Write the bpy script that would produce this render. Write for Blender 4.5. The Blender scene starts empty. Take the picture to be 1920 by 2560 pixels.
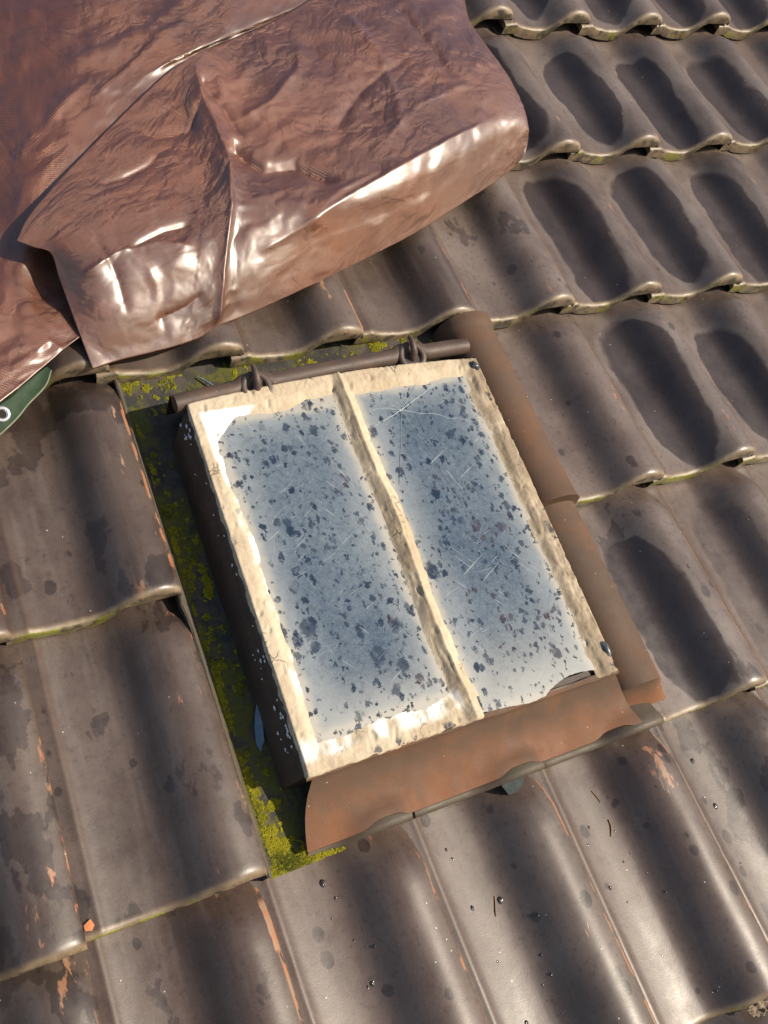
import bpy, bmesh, math, random
from mathutils import Vector, Matrix, noise
random.seed(7)
SC = bpy.context.scene
COL = SC.collection

# ------------------------------------------------------------------ camera, sky, sun, exposure
PITCH = math.atan2(0.63896696, 0.76923418)          # roof pitch, about 39.7 degrees
ROOF = Matrix.Translation((0, 0, 6.0)) @ Matrix.Rotation(PITCH, 4, 'X')   # roof frame: x along the rows, y up the slope, z off the roof
cam_d = bpy.data.cameras.new('camera')
cam = bpy.data.objects.new('camera', cam_d)
COL.objects.link(cam)
cx, cy, cz = (0.89349809, -0.34543768, 0.28693898), (-0.20405346, -0.88150159, -0.42581349), (0.40002919, 0.32191265, -0.85810774)
M = Matrix(((cx[0], -cy[0], -cz[0], -0.61352841), (cx[1], -cy[1], -cz[1], -0.01831413), (cx[2], -cy[2], -cz[2], 1.11748429), (0, 0, 0, 1)))
cam.matrix_world = ROOF @ M
cam_d.sensor_fit = 'VERTICAL'
cam_d.sensor_height = 36.0
cam_d.lens = 36.0 * 2300.3 / 2560.0
cam_d.clip_start = 0.02
cam_d.clip_end = 3000
SC.camera = cam

SUN_ROOF = Vector((0.86, -0.32, 1.0)).normalized()    # towards the sun, in the roof frame
SUN = (ROOF.to_3x3() @ SUN_ROOF).normalized()
elev = math.asin(SUN.z)
world = bpy.data.worlds.new('World')
SC.world = world
world.use_nodes = True
wn = world.node_tree
sky = wn.nodes.new('ShaderNodeTexSky')
sky.sky_type = 'NISHITA'
sky.sun_disc = False
sky.sun_elevation = elev
sky.sun_rotation = math.atan2(SUN.x, SUN.y)
sky.altitude = 50
sky.air_density = 1.0
sky.dust_density = 1.2
sky.ozone_density = 1.0
bg = wn.nodes['Background']
bg.inputs['Strength'].default_value = 0.115
wn.links.new(sky.outputs[0], bg.inputs['Color'])
sun_d = bpy.data.lights.new('sun', 'SUN')
sun_d.energy = 4.8
sun_d.angle = math.radians(0.5)
sun_d.color = (1.0, 0.88, 0.71)
sun = bpy.data.objects.new('sun', sun_d)
COL.objects.link(sun)
sun.matrix_world = Matrix.Translation((0, 0, 12)) @ SUN.to_track_quat('Z', 'Y').to_matrix().to_4x4()
SC.view_settings.view_transform = 'Standard'
SC.view_settings.look = 'None'
SC.view_settings.gamma = 1.0
SC.view_settings.use_curve_mapping = False
SC.view_settings.exposure = 0.48

# ------------------------------------------------------------------ node helpers
class Mat:
    def __init__(s, name):
        s.m = bpy.data.materials.new(name)
        s.m.use_nodes = True
        s.t = s.m.node_tree
        s.b = s.t.nodes['Principled BSDF']
        s.tc = s.t.nodes.new('ShaderNodeTexCoord')
        s.oi = s.t.nodes.new('ShaderNodeObjectInfo')
    def put(s, sock, v):
        if isinstance(v, bpy.types.NodeSocket):
            s.t.links.new(v, sock)
        elif isinstance(v, (tuple, list)) and len(v) == 3 and len(sock.default_value) == 4:
            sock.default_value = (*v, 1)
        else:
            sock.default_value = v
    def set(s, **k):
        for n, v in k.items():
            s.put(s.b.inputs[n.replace('_', ' ')], v)
    def f(s, op, a, b=0.0, c=0.0, clamp=False):
        n = s.t.nodes.new('ShaderNodeMath'); n.operation = op; n.use_clamp = clamp
        for i, v in enumerate((a, b, c)): s.put(n.inputs[i], v)
        return n.outputs[0]
    def add(s, a, b): return s.f('ADD', a, b)
    def sub(s, a, b): return s.f('SUBTRACT', a, b)
    def mul(s, a, b): return s.f('MULTIPLY', a, b)
    def mx(s, a, b): return s.f('MAXIMUM', a, b)
    def step(s, v, lo, hi, a=0.0, b=1.0):
        n = s.t.nodes.new('ShaderNodeMapRange'); n.interpolation_type = 'SMOOTHSTEP'
        if isinstance(lo, (int, float)) and isinstance(hi, (int, float)) and lo > hi:
            lo, hi, a, b = hi, lo, b, a
        for i, x in enumerate((v, lo, hi, a, b)): s.put(n.inputs[i], x)
        return n.outputs[0]
    def vec(s, x, y, z):
        n = s.t.nodes.new('ShaderNodeCombineXYZ')
        for i, v in enumerate((x, y, z)): s.put(n.inputs[i], v)
        return n.outputs[0]
    def xyz(s, v):
        n = s.t.nodes.new('ShaderNodeSeparateXYZ'); s.put(n.inputs[0], v)
        return n.outputs[0], n.outputs[1], n.outputs[2]
    def vadd(s, a, b):
        n = s.t.nodes.new('ShaderNodeVectorMath'); n.operation = 'ADD'
        s.put(n.inputs[0], a); s.put(n.inputs[1], b); return n.outputs[0]
    def vmul(s, a, b):
        n = s.t.nodes.new('ShaderNodeVectorMath'); n.operation = 'MULTIPLY'
        s.put(n.inputs[0], a); s.put(n.inputs[1], b); return n.outputs[0]
    def noise(s, v, scale, detail=3.0, rough=0.55, dist=0.0):
        n = s.t.nodes.new('ShaderNodeTexNoise')
        s.put(n.inputs['Vector'], v)
        n.inputs['Scale'].default_value = scale; n.inputs['Detail'].default_value = detail
        n.inputs['Roughness'].default_value = rough; n.inputs['Distortion'].default_value = dist
        return n.outputs['Fac']
    def voro(s, v, scale, feature='F1', rnd=1.0):
        n = s.t.nodes.new('ShaderNodeTexVoronoi'); n.feature = feature
        s.put(n.inputs['Vector'], v); n.inputs['Scale'].default_value = scale
        n.inputs['Randomness'].default_value = rnd
        return n
    def mix(s, fac, a, b, mode='MIX'):
        n = s.t.nodes.new('ShaderNodeMix'); n.data_type = 'RGBA'; n.blend_type = mode
        s.put(n.inputs[0], fac); s.put(n.inputs[6], a); s.put(n.inputs[7], b)
        return n.outputs[2]
    def attr(s, name):
        n = s.t.nodes.new('ShaderNodeAttribute'); n.attribute_type = 'OBJECT'; n.attribute_name = name
        return n.outputs['Fac']
    def bump(s, h, strength=0.3, dist=0.001, normal=None):
        n = s.t.nodes.new('ShaderNodeBump')
        n.inputs['Strength'].default_value = strength; n.inputs['Distance'].default_value = dist
        s.put(n.inputs['Height'], h)
        if normal is not None: s.put(n.inputs['Normal'], normal)
        return n.outputs[0]
    def seed(s, k=37.0):
        r = s.mul(s.oi.outputs['Random'], k)
        return s.vec(r, s.mul(r, 1.7), s.mul(r, 0.6))

# ------------------------------------------------------------------ materials
def tile_material():
    m = Mat('engobed_clay')
    P = m.tc.outputs['Object']
    x, y, z = m.xyz(P)
    r = m.oi.outputs['Random']
    S = m.vadd(P, m.seed())
    big = m.noise(S, 9, 4); mid = m.noise(S, 45, 4, 0.6); fine = m.noise(S, 420, 3, 0.7)
    streak = m.noise(m.vmul(S, (1.0, 0.10, 0.3)), 60, 3)
    c = m.mix(m.step(big, 0.3, 0.7), (0.036, 0.0220, 0.0165), (0.066, 0.045, 0.0355))
    c = m.mix(m.attr('dry'), c, m.mix(m.step(big, 0.3, 0.7), (0.090, 0.065, 0.055), (0.152, 0.118, 0.102)))
    c = m.mix(m.mul(m.step(r, 0.4, 1.0), 0.35), c, (0.062, 0.032, 0.022))
    c = m.mix(m.mul(m.step(streak, 0.45, 0.75), 0.35), c, (0.125, 0.102, 0.088))
    c = m.mix(m.mul(m.step(fine, 0.55, 0.75), 0.35), c, (0.155, 0.125, 0.108))
    c = m.mix(m.mul(m.step(m.noise(S, 130, 4, 0.7), 0.52, 0.7), 0.5), c, (0.026, 0.018, 0.015))
    # long wet patch that has not yet dried in the pan
    wet = m.attr('wet'); wx = m.attr('wet_x'); wy = m.attr('wet_y'); wl = m.attr('wet_len')
    dx = m.f('DIVIDE', m.sub(x, wx), m.attr('wet_wide'))
    dy = m.f('DIVIDE', m.mx(m.sub(m.f('ABSOLUTE', m.sub(y, wy)), m.sub(wl, 0.035)), 0.0), 0.080)
    d = m.f('SQRT', m.add(m.mul(dx, dx), m.mul(dy, dy)))
    d = m.add(d, m.add(m.mul(m.sub(mid, 0.5), 0.16), m.mul(m.sub(m.noise(m.vmul(S, (1.0, 0.6, 1.0)), 11, 2), 0.5), 1.1)))
    patch = m.mul(m.step(d, 1.0, m.add(0.82, m.mul(m.step(big, 0.4, 0.6), 0.14))), wet)
    rim = m.mul(m.mul(m.step(d, 0.97, 1.03), m.step(d, 1.30, 1.06)), wet)
    # irregular damp blotches
    bl = m.noise(m.vmul(m.vadd(S, (3.3, 1.2, 0)), (1.25, 0.75, 0.4)), 15, 5, 0.55)
    bth = m.sub(0.76, m.mul(m.attr('blotch'), 0.24))
    blot = m.step(bl, bth, m.add(bth, 0.028))
    # rain spots
    wob = m.vadd(S, m.vmul(m.vec(mid, fine, 0.0), (0.006, 0.006, 0.0)))
    vn = m.voro(m.vmul(wob, (1.0, 0.8, 0.0)), 34)
    vr, vg, vb = m.xyz(vn.outputs['Color'])
    rad = m.mul(m.step(vr, m.sub(1.0, m.mul(m.attr('spots'), 0.6)), 1.0), 0.30)
    spot = m.step(m.sub(vn.outputs['Distance'], rad), 0.02, -0.02)
    dark = m.f('MAXIMUM', m.mx(patch, m.mul(blot, 0.7)), m.mul(spot, 0.8), clamp=True)
    c = m.mix(m.mul(rim, 0.22), c, (0.17, 0.15, 0.135))
    c = m.mix(dark, c, m.mix(1.0, c, (0.40, 0.39, 0.42), 'MULTIPLY'))
    # brown water line along the left interlock
    groove = m.mul(m.step(x, 0.008, 0.013), m.step(x, 0.024, 0.017))
    c = m.mix(m.mul(groove, m.step(streak, 0.35, 0.7, 0.15, 0.7)), c, (0.060, 0.033, 0.019))
    # worn engobe: orange clay on the roll crest, on the arris and the side edge
    crest = m.mul(m.step(x, 0.135, 0.165), m.step(x, 0.202, 0.19))
    ch = m.noise(m.vmul(m.vadd(S, (9.1, 4.4, 0)), (1.0, 0.30, 0.5)), 62, 4, 0.6)
    lo = m.noise(S, 7, 1)
    chips = m.mul(m.step(m.add(ch, m.mul(m.sub(lo, 0.5), 0.28)), 0.66, 0.715), crest)
    edge = m.mul(m.step(x, 0.1945, 0.1975), m.step(ch, 0.50, 0.56))
    chips = m.mx(chips, edge)
    bare = m.mul(m.attr('bare'), m.mul(m.step(m.add(x, m.mul(mid, 0.008)), 0.1965, 0.1975), m.mul(m.step(y, 0.270, 0.276), m.step(y, 0.335, 0.325))))
    chips = m.mx(chips, bare)
    c = m.mix(chips, c, m.mix(m.step(mid, 0.35, 0.65), (0.30, 0.115, 0.052), (0.24, 0.15, 0.095)))
    # arris and butt end: bare sanded clay, dirt and moss
    ny = m.xyz(m.tc.outputs['Normal'])[1]
    butt = m.step(y, 0.0105, 0.004)
    c = m.mix(m.mul(butt, 0.75), c, m.mix(m.step(mid, 0.35, 0.7), (0.13, 0.088, 0.052), (0.235, 0.175, 0.105)))
    low = m.step(y, 0.0016, 0.0004)
    c = m.mix(m.mul(low, m.step(m.noise(S, 55, 3), 0.42, 0.62)), c, (0.05, 0.042, 0.028))
    mo = m.noise(S, 30, 5, 0.7)
    pan = m.step(x, 0.145, 0.10)
    moss = m.mul(m.mul(m.step(y, 0.0022, 0.001), pan), m.step(m.add(mo, m.mul(m.attr('moss'), 0.14)), 0.55, 0.66))
    c = m.mix(m.mul(moss, 0.9), c, m.mix(fine, (0.07, 0.07, 0.01), (0.22, 0.21, 0.02)))
    # pale grit
    sp = m.voro(S, 120)
    g1, g2, g3 = m.xyz(sp.outputs['Color'])
    grit = m.mul(m.step(sp.outputs['Distance'], 0.13, 0.08), m.step(g1, 0.965, 0.975))
    c = m.mix(m.mul(grit, 0.8), c, (0.55, 0.52, 0.47))
    ro = m.add(m.step(mid, 0.2, 0.8, 0.34, 0.50), m.mul(dark, -0.06))
    ro = m.mx(ro, m.mul(m.mx(butt, chips), 0.5))
    m.set(Base_Color=c, Roughness=ro, Specular_IOR_Level=m.add(0.62, m.mul(dark, -0.05)))
    h = m.add(m.mul(fine, 0.35), m.add(m.mul(mid, 0.5), m.add(m.mul(chips, -0.5), m.mul(moss, m.mul(fine, 3.0)))))
    m.set(Normal=m.bump(h, 0.25, 0.0011))
    return m.m

def metal_material(name, c1, c2, c3, rough=0.55, rust=0.5, scale=1.0, lip=0.0):
    m = Mat(name)
    P = m.tc.outputs['Object']
    big = m.noise(P, 9 * scale, 5, 0.6); mid = m.noise(P, 60 * scale, 4, 0.6); fine = m.noise(P, 700, 3, 0.7)
    c = m.mix(m.step(big, 0.35, 0.65), c1, c2)
    c = m.mix(m.mul(m.step(m.noise(P, 22 * scale, 4), 0.48, 0.7), rust), c, c3)
    if lip:
        x, y, z = m.xyz(P)
        c = m.mix(m.mul(m.mul(m.step(m.add(z, m.mul(m.sub(m.noise(P, 18, 4), 0.5), 0.03)), 0.012, -0.020), m.step(y, 0.10, 0.08)), lip), c, (0.185, 0.072, 0.030))
        c = m.mix(m.mul(m.step(m.noise(m.vmul(P, (1.0, 0.5, 0.5)), 34, 4), 0.5, 0.7), 0.45), c, (0.085, 0.058, 0.042))
    c = m.mix(m.mul(m.step(fine, 0.55, 0.72), 0.35), c, m.mix(1.0, c, (1.9, 1.8, 1.7), 'MULTIPLY'))
    sp = m.voro(P, 150)
    g1, g2, g3 = m.xyz(sp.outputs['Color'])
    c = m.mix(m.mul(m.mul(m.step(sp.outputs['Distance'], 0.16, 0.1), m.step(g1, 0.95, 0.97)), 0.7), c, (0.4, 0.36, 0.3))
    m.set(Base_Color=c, Roughness=m.step(mid, 0.2, 0.8, rough - 0.08, rough + 0.12), Specular_IOR_Level=0.4 if rough < 0.6 else 0.25)
    m.set(Normal=m.bump(m.add(m.mul(mid, 0.6), fine), 0.30, 0.0012))
    return m.m

def putty_material():
    m = Mat('old_putty')
    P = m.tc.outputs['Object']
    x, y, z = m.xyz(P)
    big = m.noise(P, 14, 4, 0.6); mid = m.noise(P, 70, 5, 0.65); fine = m.noise(P, 500, 3, 0.7)
    c = m.mix(m.step(big, 0.35, 0.65), (0.38, 0.30, 0.205), (0.47, 0.39, 0.285))
    c = m.mix(m.mul(m.step(mid, 0.52, 0.72), 0.35), c, (0.25, 0.175, 0.10))
    # grime collects on the right; shade is painted brown on the glazing bar's left half
    right = m.step(x, 0.085, 0.115)
    bar = m.mul(m.step(x, -0.114, -0.108), m.step(x, -0.094, -0.100))
    grime_shade = m.mx(m.mul(right, 0.8), m.mul(bar, 0.6))
    c = m.mix(m.mul(grime_shade, m.step(m.noise(P, 30, 4), 0.25, 0.55)), c, (0.20, 0.15, 0.098))
    cr = m.voro(m.vadd(P, m.vmul(m.vec(mid, big, 0.0), (0.02, 0.02, 0.0))), 55, 'DISTANCE_TO_EDGE')
    crack = m.mul(m.step(cr.outputs['Distance'], 0.055, 0.0), m.step(m.noise(P, 16, 3), 0.60, 0.68))
    c = m.mix(m.mul(crack, 0.6), c, (0.10, 0.075, 0.05))
    # whitened along the inner edge, the corner and the foot
    left = m.mul(m.step(x, -0.310, -0.306), m.step(x, -0.285, -0.292))
    loww = m.step(y, 0.135, 0.118)
    corner = m.step(m.add(m.mul(m.add(x, 0.30), 1.0), m.mul(m.sub(0.575, y), 1.0)), 0.062, 0.05)
    wn_ = m.noise(m.vmul(P, (1.0, 0.35, 1.0)), 26, 4)
    white = m.mx(m.mul(left, m.step(m.add(wn_, m.mul(m.sub(mid, 0.5), 0.3)), 0.50, 0.64)), m.mul(m.mul(loww, m.mul(m.step(x, -0.10, -0.11), m.step(y, 0.096, 0.108))), m.step(wn_, 0.44, 0.58)))
    inn = m.mul(m.step(m.add(x, m.mul(big, 0.008)), -0.309, -0.305), m.step(m.sub(y, m.mul(big, 0.008)), 0.583, 0.579))
    white = m.mx(white, m.mul(m.mul(corner, m.step(y, 0.50, 0.52)), inn))
    c = m.mix(m.mul(white, 0.9), c, (0.78, 0.77, 0.73))
    # tarry black bits at the outer lip
    tar = m.mul(m.mx(m.step(y, 0.097, 0.090), m.step(x, 0.118, 0.126)), m.step(m.noise(P, 38, 3), 0.60, 0.64))
    c = m.mix(m.mul(tar, 0.9), c, (0.03, 0.03, 0.032))
    m.set(Base_Color=c, Roughness=m.sub(0.72, m.mul(tar, 0.35)), Specular_IOR_Level=0.35)
    m.set(Normal=m.bump(m.add(m.mul(mid, 1.0), m.add(m.mul(fine, 0.5), m.mul(crack, -1.2))), 0.55, 0.0025))
    return m.m

def glass_material():
    m = Mat('dusty_glass')
    P = m.tc.outputs['Object']
    x, y, z = m.xyz(P)
    big = m.noise(P, 7, 4, 0.6); mid = m.noise(P, 80, 4, 0.6); fine = m.noise(P, 500, 3, 0.75)
    c = m.mix(m.step(big, 0.32, 0.68), (0.050, 0.078, 0.115), (0.115, 0.145, 0.172))
    c = m.mix(m.mul(m.step(m.noise(P, 14, 5, 0.7), 0.45, 0.70), 0.6), c, (0.060, 0.085, 0.135))
    c = m.mix(m.mul(m.step(fine, 0.5, 0.75), 0.30), c, (0.42, 0.43, 0.42))
    def inside(a, b, c0, d0):
        return m.f('MINIMUM', m.f('MINIMUM', m.sub(x, a), m.sub(b, x)), m.f('MINIMUM', m.sub(y, c0), m.sub(d0, y)))
    rimd = m.mx(inside(-0.295, -0.118, 0.126, 0.568), inside(-0.082, 0.100, 0.088, 0.577))
    haze = m.step(m.add(rimd, m.mul(m.sub(m.noise(P, 22, 4), 0.5), 0.03)), 0.058, 0.0)
    fr = m.step(m.add(rimd, m.mul(m.sub(m.noise(P, 45, 4), 0.5), 0.016)), 0.013, -0.002)
    c = m.mix(m.step(m.noise(P, 140, 4, 0.75), 0.42, 0.70), c, m.mix(1.0, c, (0.55, 0.60, 0.70), 'MULTIPLY'))
    c = m.mix(m.mul(haze, 0.5), c, (0.30, 0.32, 0.325))
    c = m.mix(m.mul(fr, 0.6), c, (0.42, 0.38, 0.31))
    foot = m.step(y, 0.22, 0.08)
    c = m.mix(m.mul(foot, 0.45), c, (0.43, 0.41, 0.36))
    # splash marks washed clean in the dust: dark blots with streaky lower edges
    W = m.vadd(P, m.vmul(m.vec(m.sub(m.noise(P, 90, 3, 0.7), 0.5), m.sub(m.noise(m.vadd(P, (5, 5, 5)), 90, 3, 0.7), 0.5), 0.0), (0.013, 0.020, 0.0)))
    W = m.vadd(W, m.vmul(m.vec(m.sub(m.noise(P, 300, 2, 0.7), 0.5), m.sub(m.noise(m.vadd(P, (5, 5, 5)), 300, 2, 0.7), 0.5), 0.0), (0.006, 0.008, 0.0)))
    dark = None
    for sc, keep, rmax in ((26, 0.55, 0.34), (50, 0.25, 0.42), (90, 0.12, 0.46), (160, 0.2, 0.44)):
        vn = m.voro(m.vmul(m.vadd(W, (sc * 0.13, sc * 0.07, 0)), (1.0, 0.8, 0.0)), sc)
        a, b, cc = m.xyz(vn.outputs['Color'])
        kp = m.add(keep, m.mul(m.step(m.noise(m.vadd(P, (1, 2, 3)), 10, 2), 0.35, 0.65, 0.34, -0.10), 1.0))
        rr = m.mul(m.step(a, kp, 1.05), rmax)
        s_ = m.step(m.sub(vn.outputs['Distance'], rr), 0.05, -0.10)
        s_ = m.mul(s_, m.step(b, 0.0, 1.0, 0.75, 1.0))
        dark = s_ if dark is None else m.mx(dark, s_)
    dark = m.mul(dark, m.step(m.noise(m.vmul(P, (1.0, 0.5, 1.0)), 120, 4, 0.65), 0.25, 0.50))
    warm = m.step(m.noise(m.vadd(P, (2, 7, 1)), 9, 2), 0.60, 0.70)
    c = m.mix(m.mul(dark, 0.95), c, m.mix(warm, (0.010, 0.020, 0.042), (0.040, 0.024, 0.034)))
    # faint drag scratches
    for ang, sc in ((0.5, 90), (-0.9, 120), (1.9, 100)):
        ca, sa = math.cos(ang), math.sin(ang)
        uu = m.add(m.mul(x, ca), m.mul(y, sa)); vv = m.sub(m.mul(y, ca), m.mul(x, sa))
        n = m.noise(m.vec(m.mul(uu, 0.03), vv, ang), sc * 4, 2, 0.5, 0.2)
        c = m.mix(m.mul(m.step(n, 0.70, 0.74), 0.35), c, (0.5, 0.52, 0.52))
    m.set(Base_Color=c, Roughness=m.add(0.30, m.mul(dark, -0.10)), Specular_IOR_Level=0.35)
    m.set(Normal=m.bump(m.add(m.mul(mid, 0.4), fine), 0.10, 0.0008))
    return m.m

def tarp_material(name='tarp_brown', col=(0.082, 0.024, 0.014), col2=(0.150, 0.048, 0.022)):
    m = Mat(name)
    U = m.tc.outputs['UV']
    P = m.tc.outputs['Object']
    ux, uy, uz = m.xyz(U)
    wx = m.f('SINE', m.mul(ux, 2 * math.pi / 0.0030)); wy = m.f('SINE', m.mul(uy, 2 * math.pi / 0.0030))
    weave = m.mul(wx, wy)
    big = m.noise(P, 6, 4, 0.6); mid = m.noise(P, 26, 5, 0.6); fine = m.noise(P, 240, 3, 0.7)
    scuff = m.noise(m.vmul(U, (1.0, 0.12, 1.0)), 120, 4, 0.65)
    c = m.mix(m.step(big, 0.3, 0.7), col, col2)
    c = m.mix(m.mul(m.step(mid, 0.55, 0.75), 0.3), c, m.mix(1.0, c, (0.62, 0.5, 0.5), 'MULTIPLY'))
    c = m.mix(m.mul(m.step(scuff, 0.62, 0.78), 0.22), c, (0.42, 0.30, 0.25))
    m.set(Base_Color=c, Roughness=m.step(mid, 0.2, 0.8, 0.34, 0.48), Specular_IOR_Level=0.7, Metallic=0.26, Coat_Weight=0.9, Coat_IOR=1.85, Coat_Roughness=0.36, Specular_Tint=(1.0, 0.85, 0.66, 1.0))
    crinkle = m.voro(m.vadd(U, m.vmul(m.vec(mid, big, 0.0), (0.05, 0.05, 0.0))), 24, 'DISTANCE_TO_EDGE').outputs['Distance']
    h1 = m.bump(m.add(m.mul(m.noise(m.vmul(U, (1.0, 0.45, 1.0)), 60, 5, 0.65, 0.6), 1.0), m.mul(crinkle, 0.2)), 0.22, 0.005)
    Wp = m.vadd(m.vmul(U, (0.8, 1.15, 1.0)), m.vmul(m.vec(m.noise(P, 9, 3), m.noise(m.vadd(P, (4, 4, 4)), 9, 3), 0.0), (0.10, 0.10, 0.0)))
    cr1 = m.voro(Wp, 8, 'DISTANCE_TO_EDGE').outputs['Distance']; cr2 = m.voro(Wp, 19, 'DISTANCE_TO_EDGE').outputs['Distance']; cr3 = m.voro(Wp, 52, 'DISTANCE_TO_EDGE').outputs['Distance']
    region = m.step(m.noise(P, 8, 2), 0.36, 0.62, 0.25, 1.0)
    h1 = m.bump(m.mul(region, m.add(cr1, m.add(m.mul(cr2, 0.55), m.mul(cr3, 0.22)))), 0.62, 0.026, h1)
    h2 = m.bump(m.add(m.mul(weave, 0.5), m.add(m.mul(fine, 0.9), m.mul(scuff, 0.9))), 0.75, 0.0010, h1)
    m.set(Normal=h2)
    return m.m

def plain(name, c, rough=0.6, spec=0.4, metal=0.0, var=0.35, scale=120, bump=0.3):
    m = Mat(name)
    n = m.noise(m.tc.outputs['Object'], scale, 4, 0.65)
    m.set(Base_Color=m.mix(m.mul(m.step(n, 0.35, 0.7), var), c, tuple(min(0.9, 2.0 * q) for q in c)),
          Roughness=rough, Specular_IOR_Level=spec, Metallic=metal, Normal=m.bump(n, bump, 0.001))
    return m.m

def moss_material():
    m = Mat('moss')
    P = m.tc.outputs['Object']
    n = m.noise(P, 24, 3); f = m.noise(P, 260, 2)
    c = m.mix(m.step(n, 0.35, 0.65), (0.045, 0.050, 0.007), (0.17, 0.152, 0.010))
    c = m.mix(m.mul(m.step(f, 0.45, 0.7), 0.5), c, (0.30, 0.27, 0.02))
    m.set(Base_Color=c, Roughness=0.9, Specular_IOR_Level=0.1)
    return m.m

def gutter_material():
    m = Mat('mossy_iron')
    P = m.tc.outputs['Object']
    x, y, z = m.xyz(P)
    a = m.noise(P, 26, 5, 0.65); b = m.noise(P, 150, 3, 0.7)
    c = m.mix(m.step(a, 0.4, 0.6), (0.028, 0.027, 0.026), (0.060, 0.050, 0.040))
    mo = m.step(m.add(m.mul(b, 0.5), m.noise(P, 17, 4)), 0.74, 0.86)
    c = m.mix(mo, c, m.mix(b, (0.035, 0.038, 0.010), (0.10, 0.092, 0.015)))
    c = m.mix(m.step(x, -0.3855, -0.3875), c, m.mix(a, (0.05, 0.04, 0.032), (0.12, 0.10, 0.075)))
    m.set(Base_Color=c, Roughness=0.8, Specular_IOR_Level=0.3, Normal=m.bump(m.add(b, a), 0.6, 0.003))
    return m.m

TILE = tile_material()
IRON = metal_material('cast_iron_dark', (0.032, 0.024, 0.021), (0.055, 0.040, 0.034), (0.075, 0.040, 0.026), 0.5, 0.5)
RUST = metal_material('rusty_flashing', (0.072, 0.047, 0.033), (0.092, 0.053, 0.034), (0.130, 0.060, 0.030), 0.66, 0.60, 0.7, 0.7)
ROD = metal_material('rusty_rod', (0.050, 0.034, 0.028), (0.075, 0.050, 0.039), (0.11, 0.058, 0.036), 0.5, 0.5)
APRON = metal_material('grey_iron', (0.045, 0.034, 0.026), (0.070, 0.052, 0.037), (0.055, 0.050, 0.022), 0.55, 0.6)
PUTTY = putty_material(); GLASS = glass_material()
TARP = tarp_material(); 
TARPG = plain('tarp_green_side', (0.010, 0.026, 0.012), 0.6, 0.2, 0, 0.4, 90)
HEMM = plain('tarp_hem_edge', (0.12, 0.13, 0.09), 0.6, 0.3)
EYELET = plain('aluminium_eyelet', (0.55, 0.55, 0.55), 0.32, 0.5, 0.85, 0.2)
MOSS = moss_material(); GUTTER = gutter_material()
SLATE = plain('blue_grey_glass_shard', (0.085, 0.13, 0.18), 0.25, 0.5, 0, 0.3)
DARKSLATE = plain('dark_slate', (0.030, 0.040, 0.042), 0.6, 0.4, 0, 0.5, 200)
BATTEN = plain('dark_underlay', (0.018, 0.016, 0.014), 0.9, 0.2)
CLAY = plain('bare_clay', (0.40, 0.15, 0.065), 0.75, 0.3, 0, 0.3)
NEEDLE = plain('dry_needle', (0.16, 0.085, 0.035), 0.6, 0.3)
LEAFM = plain('dry_leaf', (0.16, 0.12, 0.085), 0.7, 0.3)
CRACKM = plain('glass_fracture', (0.27, 0.31, 0.33), 0.3, 0.6)
DROPM = plain('dark_water', (0.020, 0.015, 0.014), 0.08, 0.6, 0, 0.1)
GRITM = plain('pale_grit', (0.42, 0.36, 0.28), 0.8, 0.3)
SKIRT = plain('earth', (0.10, 0.095, 0.07), 0.95, 0.2, 0, 0.5, 0.4)

# ------------------------------------------------------------------ object helpers
def mesh_from(name, verts, faces, mat, smooth=True, uvs=None):
    me = bpy.data.meshes.new(name)
    me.from_pydata([tuple(v) for v in verts], [], faces)
    me.materials.append(mat)
    if smooth:
        me.polygons.foreach_set('use_smooth', [True] * len(me.polygons))
    if uvs is not None:
        l = me.uv_layers.new(name='UVMap')
        li = [0] * len(me.loops)
        me.loops.foreach_get('vertex_index', li)
        flat = []
        for i in li: flat += [uvs[i][0], uvs[i][1]]
        l.data.foreach_set('uv', flat)
    me.update()
    return me
def sharp(me, deg=38):
    bm = bmesh.new(); bm.from_mesh(me)
    for e in bm.edges:
        e.smooth = not (len(e.link_faces) == 2 and e.calc_face_angle(0) > math.radians(deg))
    bm.to_mesh(me); bm.free(); return me
def thing(name, label, cat, at=(0, 0, 0), group=None, data=None):
    o = bpy.data.objects.new(name, data)
    COL.objects.link(o)
    o.matrix_world = ROOF @ Matrix.Translation(at)
    o['label'] = label; o['category'] = cat
    if group: o['group'] = group
    return o
def part(name, parent, me, kind=None, at=(0, 0, 0)):
    """part geometry is given in the roof frame minus the parent's base"""
    o = bpy.data.objects.new(name, me)
    COL.objects.link(o)
    o.parent = parent
    o.matrix_parent_inverse = Matrix.Identity(4)
    o.location = at
    if kind: o['kind'] = kind
    return o
def grid(name, rows, mat, closed_u=False, closed_v=False, uvs=None, smooth=True, flip=False):
    """rows[i][j] points -> a quad grid"""
    n, k = len(rows), len(rows[0])
    vs = [p for r in rows for p in r]
    fs = []
    for i in range(n if closed_v else n - 1):
        for j in range(k if closed_u else k - 1):
            a, b = i * k + j, i * k + (j + 1) % k
            c, d = ((i + 1) % n) * k + (j + 1) % k, ((i + 1) % n) * k + j
            fs.append((a, d, c, b) if flip else (a, b, c, d))
    return mesh_from(name, vs, fs, mat, smooth, uvs)
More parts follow.
